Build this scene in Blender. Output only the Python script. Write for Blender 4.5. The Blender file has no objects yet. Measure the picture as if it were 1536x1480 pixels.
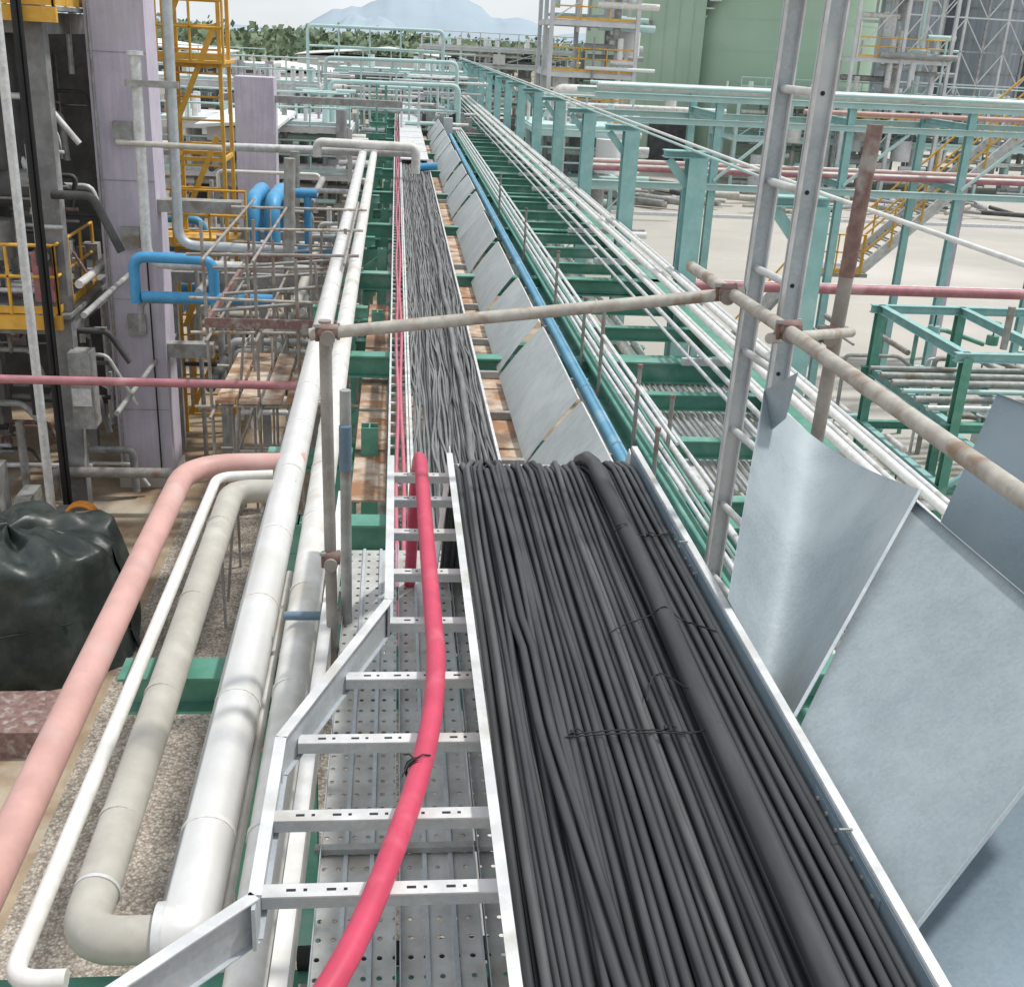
import bpy, math, random
from mathutils import Vector, noise, Matrix
random.seed(7)
S=bpy.context.scene
S.view_settings.view_transform='Standard'
try: S.view_settings.look='None'
except Exception: pass
S.view_settings.exposure=0

# ------------------------------------------------------------ camera
f=1700.0; rho=math.radians(3.0); th=math.radians(21.801); ps=math.radians(6.508)
fh=Vector((math.sin(ps),math.cos(ps),0)); r0=Vector((math.cos(ps),-math.sin(ps),0)); ZZ=Vector((0,0,1))
Fw=math.cos(th)*fh-math.sin(th)*ZZ; U0=math.sin(th)*fh+math.cos(th)*ZZ
Rr=math.cos(rho)*r0+math.sin(rho)*U0; Up=-math.sin(rho)*r0+math.cos(rho)*U0
M=Matrix((Rr,Up,-Fw)).transposed().to_4x4(); M.translation=Vector((0,0,8))
cd=bpy.data.cameras.new("camera"); cam=bpy.data.objects.new("camera",cd); S.collection.objects.link(cam)
cam.matrix_world=M; cd.lens=f/1536*36; cd.sensor_width=36; cd.clip_end=8000; cd.clip_start=0.05
S.camera=cam

# ------------------------------------------------------------ materials
def mat(name,c,rough=.6,metal=0,c2=None,scale=4,detail=4,lo=.4,hi=.65,bump=0,bscale=60,stretch=(1,1,1),vor=0,spec=.4,c3=None,s3=1.2,streak=0,t3=(.55,.68)):
    m=bpy.data.materials.new(name); m.use_nodes=True; nt=m.node_tree; N=nt.nodes; L=nt.links
    b=N["Principled BSDF"]; b.inputs['Roughness'].default_value=rough; b.inputs['Metallic'].default_value=metal
    b.inputs['Specular IOR Level'].default_value=spec
    tc=N.new("ShaderNodeTexCoord"); mp=N.new("ShaderNodeMapping"); mp.inputs['Scale'].default_value=stretch
    L.new(tc.outputs['Object'],mp.inputs[0])
    if c2 is None: c2=tuple(x*.72 for x in c)
    nz=N.new("ShaderNodeTexNoise"); nz.inputs['Scale'].default_value=scale; nz.inputs['Detail'].default_value=detail; nz.inputs['Roughness'].default_value=.65
    L.new(mp.outputs[0],nz.inputs['Vector'])
    cr=N.new("ShaderNodeValToRGB"); cr.color_ramp.elements[0].position=lo; cr.color_ramp.elements[1].position=hi
    cr.color_ramp.elements[0].color=(*c2,1); cr.color_ramp.elements[1].color=(*c,1)
    L.new(nz.outputs[0],cr.inputs[0]); col=cr.outputs[0]
    if vor:
        v=N.new("ShaderNodeTexVoronoi"); v.inputs['Scale'].default_value=vor; L.new(mp.outputs[0],v.inputs['Vector'])
        sp=N.new("ShaderNodeSeparateColor"); L.new(v.outputs['Color'],sp.inputs[0])
        mr=N.new("ShaderNodeMapRange"); mr.inputs[3].default_value=.92; mr.inputs[4].default_value=1.03; L.new(sp.outputs[0],mr.inputs[0])
        mx=N.new("ShaderNodeVectorMath"); mx.operation='SCALE'
        L.new(col,mx.inputs[0]); L.new(mr.outputs[0],mx.inputs['Scale']); col=mx.outputs[0]
    if streak:
        n4=N.new("ShaderNodeTexNoise"); n4.inputs['Scale'].default_value=1; n4.inputs['Detail'].default_value=5
        m4=N.new("ShaderNodeMapping"); m4.inputs['Scale'].default_value=(14,14,.8); L.new(tc.outputs['Object'],m4.inputs[0]); L.new(m4.outputs[0],n4.inputs['Vector'])
        mr=N.new("ShaderNodeMapRange"); mr.inputs[1].default_value=.35; mr.inputs[2].default_value=.65; mr.inputs[3].default_value=1-streak; mr.inputs[4].default_value=1; L.new(n4.outputs[0],mr.inputs[0])
        mx=N.new("ShaderNodeVectorMath"); mx.operation='SCALE'
        L.new(col,mx.inputs[0]); L.new(mr.outputs[0],mx.inputs['Scale']); col=mx.outputs[0]
    if c3 is not None:
        n3=N.new("ShaderNodeTexNoise"); n3.inputs['Scale'].default_value=s3; n3.inputs['Detail'].default_value=6; L.new(tc.outputs['Object'],n3.inputs['Vector'])
        r3=N.new("ShaderNodeValToRGB"); r3.color_ramp.elements[0].position=t3[0]; r3.color_ramp.elements[1].position=t3[1]
        L.new(n3.outputs[0],r3.inputs[0])
        mx=N.new("ShaderNodeMix"); mx.data_type='RGBA'; L.new(r3.outputs[0],mx.inputs[0]); L.new(col,mx.inputs[6]); mx.inputs[7].default_value=(*c3,1); col=mx.outputs[2]
    L.new(col,b.inputs['Base Color'])
    if bump:
        n2=N.new("ShaderNodeTexNoise"); n2.inputs['Scale'].default_value=bscale; n2.inputs['Detail'].default_value=3
        L.new(tc.outputs['Object'],n2.inputs['Vector'])
        bp=N.new("ShaderNodeBump"); bp.inputs['Strength'].default_value=bump; bp.inputs['Distance'].default_value=.02
        L.new(n2.outputs[0],bp.inputs['Height']); L.new(bp.outputs[0],b.inputs['Normal'])
    return m
galv=mat("galvanised_steel",(.48,.52,.55),.5,.25,(.39,.43,.46),6,vor=90,c3=(.54,.57,.58),s3=2.2)
galvW=mat("galvanised_pale",(.68,.69,.69),.5,.12,(.52,.53,.54),9,c3=(.46,.45,.42),s3=5)
galvD=mat("galvanised_dull",(.38,.39,.38),.6,.2,(.27,.27,.26),7,c3=(.24,.20,.17),s3=3)
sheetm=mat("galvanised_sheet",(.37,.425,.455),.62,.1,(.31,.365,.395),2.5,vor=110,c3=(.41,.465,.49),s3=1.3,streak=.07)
sheetd=mat("galvanised_sheet_dark",(.26,.33,.385),.58,.15,(.22,.285,.34),2.5,vor=110,c3=(.30,.365,.41),s3=1.3)  # darker blue-grey version of the sheet colour
sheetf=mat("galvanised_sheet_pale_hazed",(.50,.535,.54),.6,.1,(.42,.455,.46),1.5,c3=(.55,.58,.58),s3=.8,streak=.1)  # far covers: colour lifted to suggest haze
cladm=mat("aluminium_cladding",(.76,.76,.75),.4,.3,(.66,.66,.65),3,c3=(.62,.61,.58),s3=1.5)
cladw=mat("white_cladding",(.72,.71,.69),.5,.1,(.60,.59,.56),6,c3=(.52,.49,.44),s3=2.5)
greyp=mat("beige_grey_pipe_paint",(.46,.44,.39),.5,0,(.39,.37,.33),6,c3=(.5,.48,.43),s3=3)
whitep=mat("white_paint",(.76,.76,.74),.4,0,(.64,.63,.60),7)
pinkp=mat("pink_paint",(.58,.345,.315),.5,0,(.50,.295,.265),5,c3=(.54,.37,.34),s3=3)
redpipe=mat("faded_red_paint",(.42,.18,.20),.5,0,(.34,.14,.16),5,c3=(.48,.26,.27),s3=2)
redcab=mat("red_cable_sheath",(.56,.06,.12),.42,0,(.48,.05,.10),9,c3=(.56,.10,.15),s3=8)
redcf=mat("pale_red_cable_sheath",(.52,.15,.21),.5,0,(.43,.11,.16),5)  # paler, pinker red for the thin far cables
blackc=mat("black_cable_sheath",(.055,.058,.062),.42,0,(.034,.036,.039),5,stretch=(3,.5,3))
blackl=mat("dusty_glare_black_cable_sheath",(.10,.103,.105),.5,0,(.06,.062,.065),5,stretch=(3,.5,3))  # dusty sheath tone, also lightens far runs to imitate glare
blackf=mat("dusty_glare_far_cable_sheath",(.22,.222,.222),.55,0,(.14,.142,.144),5,stretch=(3,.5,3))  # far cable runs: colour lightened for glare as well as dust
darkm=mat("dark_rubber_and_slot_shade",(.02,.02,.022),.6)
teal=mat("pale_teal_paint",(.29,.51,.50),.5,0,(.24,.44,.43),5,c3=(.34,.53,.51),s3=2)
tealF=mat("pale_teal_paint_hazed",(.48,.64,.62),.6,0,(.41,.57,.55),2)  # teal lightened to paint in distance haze
green=mat("green_paint",(.12,.32,.25),.5,0,(.085,.26,.195),5,c3=(.20,.37,.31),s3=2)
yellow=mat("yellow_paint",(.74,.43,.07),.5,0,(.62,.34,.05),5)
purple=mat("lilac_fireproofing",(.60,.55,.65),.85,0,(.51,.47,.56),1.5,bump=.2,bscale=15,c3=(.52,.49,.55),s3=1.1,streak=.12)
steelg=mat("grey_steel",(.36,.36,.36),.6,.1,(.25,.25,.25),3,c3=(.45,.45,.45),s3=2)
steelF=mat("grey_steel_hazed",(.62,.63,.64),.7,0,(.50,.51,.52),1)  # grey paled so that distance haze sits in the steel colour
steelD=mat("dark_equipment",(.10,.10,.105),.6,.1,(.055,.055,.055),2)
rust=mat("rusty_steel",(.22,.125,.085),.85,0,(.13,.07,.055),9,bump=.3)
rustt=mat("rusty_tube",(.27,.18,.16),.75,0,(.17,.10,.09),12,c3=(.34,.31,.29),s3=9)
scaf=mat("scaffold_tube_steel",(.49,.47,.42),.6,.1,(.37,.34,.30),14,c3=(.28,.20,.15),s3=9)
scafd=mat("weathered_scaffold",(.35,.33,.31),.7,.1,(.24,.22,.20),8,c3=(.24,.16,.12),s3=4)
boards=mat("rust_stained_boards",(.56,.48,.39),.85,0,(.33,.18,.10),2.6,lo=.42,hi=.60,c3=(.17,.12,.09),s3=2.2,t3=(.52,.66),detail=8)
bluep=mat("blue_paint",(.08,.33,.60),.45,0,(.06,.27,.5),4)
steelb=mat("blue_grey_tube",(.16,.24,.32),.5,.1)
bluef=mat("light_blue_paint",(.17,.43,.62),.5,0,(.14,.36,.53),3,c3=(.27,.5,.65),s3=2)
tarp=mat("dark_green_tarpaulin",(.05,.06,.055),.38,0,(.022,.032,.03),3,bump=.6,bscale=5)
orange=mat("orange_plastic",(.75,.28,.03),.5)
tankg=mat("sage_green_tank_paint_hazed",(.37,.49,.38),.6,0,(.33,.445,.34),.12,stretch=(1,1,.15),c3=(.41,.52,.42),s3=.15)  # sage green, lightened with haze mixed into the colour
silom=mat("silo_grey",(.36,.40,.44),.6,.1,(.26,.30,.34),.5,stretch=(3,3,.1))
roofm=mat("pale_roofing",(.72,.74,.74),.7,0,(.64,.66,.66),.3)
conc=mat("concrete",(.48,.455,.41),.9,0,(.40,.38,.345),.12,detail=8,c3=(.53,.50,.46),s3=.07)
dirt=mat("ground_soil",(.40,.36,.29),.95,0,(.31,.27,.20),.5,detail=10,bump=.4,bscale=8)
pave=mat("stained_pavement",(.42,.34,.24),.9,0,(.24,.17,.11),.8,detail=8,c3=(.47,.42,.34),s3=.6)
hillm=mat("hazy_hill",(.36,.43,.485),1,0,(.32,.39,.45),.008,detail=8,spec=0)  # bluish aerial haze is painted into this base colour
leafm=mat("tree_foliage_hazed",(.15,.20,.13),.9,0,(.11,.155,.10),.05,detail=8,spec=.1)  # green greyed and lightened to imitate haze over the trees
leafl=mat("tree_foliage_pale_hazed",(.23,.29,.19),.9,0,(.17,.22,.145),.05,detail=8,spec=.1)  # paler leaf tone, haze put into the colour as well
# gravel
gravel=bpy.data.materials.new("gravel"); gravel.use_nodes=True
nt=gravel.node_tree; N=nt.nodes; L=nt.links; b=N["Principled BSDF"]; b.inputs['Roughness'].default_value=.95
tc=N.new("ShaderNodeTexCoord"); v=N.new("ShaderNodeTexVoronoi"); v.inputs['Scale'].default_value=32; L.new(tc.outputs['Object'],v.inputs[0])
sp=N.new("ShaderNodeSeparateColor"); L.new(v.outputs['Color'],sp.inputs[0])
cr=N.new("ShaderNodeValToRGB"); cr.color_ramp.elements[0].color=(.28,.235,.19,1); cr.color_ramp.elements[1].color=(.58,.53,.46,1); L.new(sp.outputs[0],cr.inputs[0])
r2=N.new("ShaderNodeValToRGB"); r2.color_ramp.elements[0].position=.3; r2.color_ramp.elements[0].color=(1,1,1,1); r2.color_ramp.elements[1].position=.75; r2.color_ramp.elements[1].color=(.5,.46,.43,1); L.new(v.outputs['Distance'],r2.inputs[0])
mx=N.new("ShaderNodeMix"); mx.data_type='RGBA'; mx.blend_type='MULTIPLY'; mx.inputs[0].default_value=.8; L.new(cr.outputs[0],mx.inputs[6]); L.new(r2.outputs[0],mx.inputs[7])
n9=N.new("ShaderNodeTexNoise"); n9.inputs['Scale'].default_value=.9; n9.inputs['Detail'].default_value=5; L.new(tc.outputs['Object'],n9.inputs[0])
r9=N.new("ShaderNodeMapRange"); r9.inputs[1].default_value=.35; r9.inputs[2].default_value=.65; r9.inputs[3].default_value=.7; r9.inputs[4].default_value=1.1; L.new(n9.outputs[0],r9.inputs[0])
s9=N.new("ShaderNodeVectorMath"); s9.operation='SCALE'; L.new(mx.outputs[2],s9.inputs[0]); L.new(r9.outputs[0],s9.inputs['Scale']); L.new(s9.outputs[0],b.inputs['Base Color'])
bp=N.new("ShaderNodeBump"); bp.inputs['Strength'].default_value=.6; bp.inputs['Distance'].default_value=.02; bp.invert=True; L.new(v.outputs['Distance'],bp.inputs['Height']); L.new(bp.outputs[0],b.inputs['Normal'])
# perforated plank
perf=mat("perforated_plank",(.54,.55,.54),.55,.15,(.37,.37,.35),5,c3=(.34,.31,.27),s3=3.5,detail=8)
nt=perf.node_tree; N=nt.nodes; L=nt.links; b=N["Principled BSDF"]; outn=[n for n in N if n.type=='OUTPUT_MATERIAL'][0]
tc=N.new("ShaderNodeTexCoord"); a=N.new("ShaderNodeVectorMath"); a.operation='MULTIPLY'; a.inputs[1].default_value=(22,13,0); L.new(tc.outputs['Object'],a.inputs[0])
fr=N.new("ShaderNodeVectorMath"); fr.operation='FRACTION'; L.new(a.outputs[0],fr.inputs[0])
sb=N.new("ShaderNodeVectorMath"); sb.operation='SUBTRACT'; sb.inputs[1].default_value=(.5,.5,0); L.new(fr.outputs[0],sb.inputs[0])
sc_=N.new("ShaderNodeVectorMath"); sc_.operation='MULTIPLY'; sc_.inputs[1].default_value=(1/22,1/13,0); L.new(sb.outputs[0],sc_.inputs[0])
ln=N.new("ShaderNodeVectorMath"); ln.operation='LENGTH'; L.new(sc_.outputs[0],ln.inputs[0])
lt=N.new("ShaderNodeMath"); lt.operation='LESS_THAN'; lt.inputs[1].default_value=.0085; L.new(ln.outputs['Value'],lt.inputs[0])
tr=N.new("ShaderNodeBsdfTransparent"); ms=N.new("ShaderNodeMixShader"); L.new(lt.outputs[0],ms.inputs[0]); L.new(b.outputs[0],ms.inputs[1]); L.new(tr.outputs[0],ms.inputs[2]); L.new(ms.outputs[0],outn.inputs[0])

# ------------------------------------------------------------ mesh builder
class B:
    def __init__(s,name): s.n=name; s.v=[]; s.f=[]; s.mi=[]; s.sm=[]; s.ms=[]
    def m(s,mt):
        if mt not in s.ms: s.ms.append(mt)
        return s.ms.index(mt)
    def add(s,vs,fs,mt,smooth=False):
        o=len(s.v); i=s.m(mt); s.v+= [tuple(p) for p in vs]
        for q in fs: s.f.append(tuple(o+k for k in q)); s.mi.append(i); s.sm.append(smooth)
    def box(s,x0,x1,y0,y1,z0,z1,mt):
        vs=[(x,y,z) for x in (x0,x1) for y in (y0,y1) for z in (z0,z1)]
        s.add(vs,[(0,1,3,2),(4,6,7,5),(0,4,5,1),(2,3,7,6),(0,2,6,4),(1,5,7,3)],mt)
    def bar(s,p0,p1,w,h,mt,up=(0,0,1),off=(0,0)):
        p0=Vector(p0);p1=Vector(p1);d=(p1-p0).normalized();u=Vector(up)
        if abs(d.dot(u))>.98: u=Vector((0,1,0))
        sd=d.cross(u).normalized();u=sd.cross(d)
        vs=[]
        for p in (p0,p1):
            c=p+sd*off[0]+u*off[1]
            for a,bb in ((-1,-1),(1,-1),(1,1),(-1,1)): vs.append(c+sd*a*w/2+u*bb*h/2)
        s.add(vs,[(3,2,1,0),(4,5,6,7),(0,1,5,4),(1,2,6,5),(2,3,7,6),(3,0,4,7)],mt)
    def ibeam(s,p0,p1,w,h,mt,t=.015,up=(0,0,1)):
        s.bar(p0,p1,w,t,mt,up,(0,h/2-t/2)); s.bar(p0,p1,w,t,mt,up,(0,-h/2+t/2)); s.bar(p0,p1,t,h-2*t,mt,up)
    def tube(s,pts,r,mt,seg=10,cap=True):
        P=[Vector(p) for p in pts]; n=len(P); vs=[];fs=[]
        nn=None
        for i in range(n):
            d=(P[min(i+1,n-1)]-P[max(i-1,0)])
            if d.length<1e-9: d=Vector((0,1,0))
            d.normalize()
            if nn is None:
                a=Vector((0,0,1)) if abs(d.z)<.9 else Vector((1,0,0))
                nn=(a-d*a.dot(d)).normalized()
            else:
                nn=(nn-d*nn.dot(d)).normalized()
            bb=d.cross(nn)
            rr=r[i] if isinstance(r,(list,tuple)) else r
            for k in range(seg):
                an=2*math.pi*k/seg; vs.append(P[i]+(nn*math.cos(an)+bb*math.sin(an))*rr)
        for i in range(n-1):
            for k in range(seg):
                k2=(k+1)%seg; fs.append((i*seg+k,i*seg+k2,(i+1)*seg+k2,(i+1)*seg+k))
        s.add(vs,fs,mt,True)
        if cap:
            s.add(vs[:seg],[tuple(range(seg))[::-1]],mt); s.add(vs[-seg:],[tuple(range(seg))],mt)
    def rings(s,p0,p1,r,step,mt,wd=.025,seg=16,start=.3):
        p0=Vector(p0);p1=Vector(p1);L_=(p1-p0).length;d=(p1-p0)/L_;t=start
        while t<L_:
            c=p0+d*t; s.tube([c,c+d*wd],r,mt,seg); t+=step*random.uniform(.9,1.1)
    def grid(s,rows,mt,thick=0,smooth=True):
        R_=[[Vector(p) for p in r] for r in rows]; a=len(R_);c=len(R_[0])
        vs=[p for r in R_ for p in r]; fs=[(i*c+j,i*c+j+1,(i+1)*c+j+1,(i+1)*c+j) for i in range(a-1) for j in range(c-1)]
        s.add(vs,fs,mt,smooth)
        if thick:
            nrm=(R_[0][-1]-R_[0][0]).cross(R_[-1][0]-R_[0][0]).normalized()
            v2=[p+nrm*thick for p in vs]; s.add(v2,[q[::-1] for q in fs],mt,smooth)
            o=a*c
            edge=[]
            for j in range(c-1): edge+= [(j,j+1),((a-1)*c+j+1,(a-1)*c+j)]
            for i in range(a-1): edge+= [((i+1)*c,i*c),(i*c+c-1,(i+1)*c+c-1)]
            s.add(vs+v2,[(q[1],q[0],q[0]+o,q[1]+o) for q in edge],mt)
    def done(s):
        me=bpy.data.meshes.new(s.n); me.from_pydata(s.v,[],s.f)
        for m_ in s.ms: me.materials.append(m_)
        me.polygons.foreach_set("material_index",s.mi); me.polygons.foreach_set("use_smooth",s.sm); me.update()
        o=bpy.data.objects.new(s.n,me); S.collection.objects.link(o); return o
def fil(pts,rad,n=7):
    P=[Vector(p) for p in pts]; out=[P[0]]
    for i in range(1,len(P)-1):
        a=(P[i-1]-P[i]); c=(P[i+1]-P[i]); r=min(rad,a.length*.49,c.length*.49)
        A=P[i]+a.normalized()*r; C=P[i]+c.normalized()*r
        for k in range(n+1):
            t=k/n; out.append((A*(1-t)**2+P[i]*2*t*(1-t)*1.0+C*t*t))
    out.append(P[-1]); return out
def rail(b,pts,mt,h=1.1,r=.022,step=1.3,seg=6):
    P=[Vector(p) for p in pts]
    for i in range(len(P)-1):
        a,c=P[i],P[i+1]; L_=(c-a).length; n=max(1,round(L_/step))
        for z in (h,h*.55): b.tube([a+ZZ*z,c+ZZ*z],r,mt,seg)
        b.bar(a+ZZ*.07,c+ZZ*.07,.01,.12,mt)
        for k in range(n+1): p=a.lerp(c,k/n); b.tube([p,p+ZZ*h],r,mt,seg)

# ------------------------------------------------------------ ground
g=B("ground"); g.box(-4000,4000,-200,6000,-1,0,dirt); g.done()
g=B("gravel_bed"); g.box(-3.6,4.6,-10,19,.0005,.006,gravel); g.done()
g=B("process_area_pavement"); g.box(-30,-3.6,6,60,.0005,.006,pave); g.box(-3.6,6,19,60,.0005,.006,pave); g.done()
g=B("concrete_yard"); g.box(6.0,140,14,150,.0005,.01,conc)
for i in range(14): g.box(6.0,140,30+i*8,30.06+i*8,.011,.014,steelF)
g.done()
g=B("kerb"); g.box(6.0,90,58,58.3,.01,.16,galvW); g.box(8,90,96,96.3,.01,.16,galvW); g.done()

# ------------------------------------------------------------ near cable tray
XL,XR=.25,1.045
t=B("cable_tray")
def crail(x,y0,y1,ztop,side,mt,h=.11):
    t.box(x-.0015,x+.0015,y0,y1,ztop-h,ztop-.003,mt)
    t.box(min(x,x-side*.024),max(x,x-side*.024),y0,y1,ztop-.003,ztop,mt)
    t.box(min(x+side*.0016,x+side*.026),max(x+side*.0016,x+side*.026),y0,y1,ztop-h,ztop-h+.003,mt)
crail(XL,.6,4.50,6.37,1,galvW); crail(XR,.6,4.62,6.37,-1,galvW)
t.box(XR-.0055,XR-.002,.6,4.6,6.265,6.36,sheetd)  # darker strip paints shade onto the rail's inner face
for yc in (2.02,3.6):
    t.box(XR-.009,XR-.006,yc-.2,yc+.2,6.275,6.345,sheetd)
    for dx in (-.17,-.11,-.05,.05,.11,.17):
        for z in (6.29,6.33): t.tube([(XR-.009,yc+dx,z),(XR-.014,yc+dx,z)],.006,galvD,8)
    t.box(XR-.027,XR+.004,yc-.003,yc+.003,6.371,6.374,galvD)
y=.7
while y<4.6: t.box(XL+.002,XR-.006,y,y+.04,6.255,6.270,galv); y+=.3
for x in (XL-.06,XR-.06):
    t.bar((x+.06,4.60,6.32),(x-.02,5.6,4.62),.004,.11,galvW)
for x in (.165,.915):
    t.box(x-.012,x+.012,5.5,60,4.56,4.66,galvW)
y=5.6
while y<60: t.box(.18,.90,y,y+.05,4.56,4.58,galv); y+=.4
t.done()

# ladder (left of tray)
l=B("cable_ladder")
zt=6.37
lp=[(-.95,1.05),(-.56,1.56),(-.268,1.86),(-.268,2.42),(-.006,3.16),(-.006,4.46)]
for i in range(len(lp)-1):
    a,c=lp[i],lp[i+1]
    l.bar((*a,zt-.058),(*c,zt-.058),.003,.11,galv)
    l.bar((*a,zt-.0015),(*c,zt-.0015),.028,.004,galvW)
    l.bar((*a,zt-.1145),(*c,zt-.1145),.026,.003,galv)
for (x,y_) in lp[1:5]: l.box(x-.004,x+.004,y_-.035,y_+.035,zt-.112,zt-.006,galv)
for y_ in (1.62,1.95,2.2,2.51,2.82,3.15,3.50,3.84,4.16,4.42):
    x0=-.004
    if y_<1.9: x0=-.4
    elif y_<2.43: x0=-.265
    elif y_<3.16: x0=-.265+.26*(y_-2.42)/.74
    l.box(x0,XL-.002,y_-.02,y_+.02,6.298,6.302,galvW)
    l.box(x0,XL-.002,y_-.02,y_-.017,6.27,6.298,galv); l.box(x0,XL-.002,y_+.017,y_+.02,6.27,6.298,galv)
    xx=x0+.05
    while xx<XL-.04:
        l.box(xx,xx+.02,y_-.004,y_+.004,6.3021,6.3026,darkm); l.box(xx+.036,xx+.044,y_-.004,y_+.004,6.3021,6.3026,darkm); xx+=.085  # dark boxes on the rung stand for the shade inside slots
for x in (-.03,.135):
    l.box(x-.01,x+.01,5.6,60,4.55,4.66,galvW)
y=5.7
while y<45: l.box(-.02,.125,y,y+.04,4.58,4.60,galvW); y+=.32
l.bar((-.006,4.46,6.31),(-.03,5.6,4.6),.004,.1,galv)
l.done()

# ------------------------------------------------------------ cables
DR=[(4.45,0),(4.58,-.02),(4.68,-.07),(4.76,-.17),(4.84,-.32),(5.0,-.65),(5.3,-1.15),(5.6,-1.5),(5.9,-1.66),(6.2,-1.7)]
c=B("black_cable_bundle")
def cable(xn,xf,zn,r,amp=.004,far=58,seg=8,ampf=.012,y0=.6,mt=None,mf=None):
    ph=[random.uniform(0,6.28) for _ in range(4)]
    w=lambda y,A:A*(math.sin(y*1.7+ph[0])+.6*math.sin(y*3.9+ph[1]))
    pts=[];y=y0
    while y<4.4:
        pts.append((xn+w(y,amp),y,zn+.0025*math.sin(y*5+ph[2]))); y+=.13
    for yy,dz in DR:
        k=min(1,max(0,(yy-4.45)/1.7)); pts.append((xn*(1-k)+xf*k+w(yy,amp),yy,zn+dz))
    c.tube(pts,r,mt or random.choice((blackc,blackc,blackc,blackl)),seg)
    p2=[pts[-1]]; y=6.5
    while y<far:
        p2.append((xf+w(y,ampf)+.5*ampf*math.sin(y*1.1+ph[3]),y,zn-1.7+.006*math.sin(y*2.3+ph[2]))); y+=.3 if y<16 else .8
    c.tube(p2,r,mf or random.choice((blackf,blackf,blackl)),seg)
n=27
for i in range(n-1):
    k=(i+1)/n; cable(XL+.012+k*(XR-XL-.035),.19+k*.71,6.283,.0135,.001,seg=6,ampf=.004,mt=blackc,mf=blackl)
for i in range(n):
    k=(i+.5)/n
    xn=XL+.012+k*(XR-XL-.035); xf=.19+k*.71
    cable(xn+random.uniform(-.002,.002),xf,6.301+random.uniform(-.004,.006),.0130*random.uniform(.9,1.06),.0026,seg=10)
for i in range(11):
    k=random.random(); xn=XL+.05+k*.47; xf=.22+random.random()*.65
    cable(xn,xf,6.322,.0115*random.uniform(.85,1.1),.007 if i%3==0 else .004,ampf=.025,seg=10)
cable(.853,.70,6.345,.031,.004,seg=20,mt=blackc)
for x in (.90,.935,.965,.995,1.015): cable(x,.8+random.uniform(-.1,.08),6.324,.0115,.003,seg=10)
for dx in (0,.03):
    pts=[]
    for k in range(30):
        y=.6+k*.08; pts.append((.39+dx+.12*max(0,(2.5-y))**1.1*.5,y,6.333+.004*math.sin(y*4)))
    pts+= [(.375+dx,3.1,6.333),(.37+dx,3.8,6.333),(.36+dx,4.4,6.33),(.36+dx,4.7,6.2)]
    c.tube(pts,.0125,blackc,10)
c.done()
ti=B("cable_tie")
def tie(y,x0,x1,z=6.336,bow=.03,r=.0022):
    pts=[]
    for k in range(41):
        s=k/40; xx=x0+(x1-x0)*s
        pts.append((xx,y+bow*math.sin(s*3.1),z+.0035*abs(math.cos(xx*114))+(.038*math.exp(-((xx-.853)/.035)**2))))
    ti.tube(pts,r,darkm,5)
tie(2.45,.45,.86,bow=.015); tie(2.46,.46,.80,bow=.02); tie(3.0,.66,1.0,bow=.10); tie(2.62,.7,.83,bow=.14); tie(3.75,.8,1.03,bow=-.03); tie(3.77,.82,1.03,bow=-.05)
for x,y in ((.47,2.46),(.72,2.475),(.93,3.72)):
    ti.tube([(x,y,6.345),(x+.012,y+.008,6.353),(x+.028,y-.004,6.349)],.0022,darkm,5); ti.tube([(x,y-.006,6.345),(x,y+.006,6.347)],.005,darkm,6)
for dy in (0,.008,.018):
    ti.tube([(.068+.0295*math.cos(a*.63),2.30+dy,6.345+.0295*math.sin(a*.63)) for a in range(11)],.003,darkm,5)
for e in ((.03,2.26,6.36),(.035,2.335,6.372),(.10,2.33,6.372)):
    ti.tube([(.06,2.31,6.376),((e[0]+.06)/2,(e[1]+2.31)/2,6.382),e],.002,darkm,5)
ti.done()
def cat(P,n=6):
    P=[Vector(p) for p in P]; o=[]
    for i in range(len(P)-1):
        a=P[max(i-1,0)];b_=P[i];c_=P[i+1];d=P[min(i+2,len(P)-1)]
        for k in range(n):
            t_=k/n; o.append(.5*((2*b_)+(c_-a)*t_+(2*a-5*b_+4*c_-d)*t_*t_+(3*b_-a-3*c_+d)*t_**3))
    o.append(P[-1]); return o
rc=B("red_cable")
pts=[(-.55,1.0,6.33),(-.30,1.32,6.335),(-.10,1.66,6.34),(.03,2.10,6.345),(.10,2.46,6.35),(.128,2.8,6.35),(.128,3.1,6.35),(.122,3.7,6.355),(.118,4.2,6.36),(.116,4.45,6.35),(.112,4.62,6.28),(.10,4.75,6.05),(.09,5.0,5.5),(.08,5.4,4.9),(.07,5.9,4.68),(.06,6.5,4.64)]
rc.tube(cat(pts),.0275,redcab,18)
for x0 in (.04,.085):
    p=[(x0+.01*math.sin(k*.9+x0*60),6.5+k*.7,4.645) for k in range(70)]
    rc.tube(cat(p,3),.017,redcf,8)
rc.done()

# ------------------------------------------------------------ deck under ladder
d=B("perforated_walkway_planks")
for i in range(3):
    x0=-.22+i*.255
    d.box(x0,x0+.245,.8,5.4,5.497,5.5,perf)
    for xe in (x0,x0+.242): d.box(xe,xe+.003,.8,5.4,5.5005,5.54,galv)
    for xe in (x0+.075,x0+.16): d.box(xe,xe+.014,.8,5.4,5.5003,5.509,galv)
for yy in (1.2,2.45,3.7,4.95):
    d.box(-.25,.56,yy,yy+.05,5.44,5.49,galvD)
d.box(-.24,.55,3.02,3.05,5.51,5.53,galvD)
d.done()
d=B("toe_board"); d.bar((-.30,.8,5.56),(-.27,5.9,5.56),.05,.14,whitep); d.bar((-.345,.8,5.46),(-.31,5.9,5.46),.012,.05,galvD); d.done()

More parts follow.
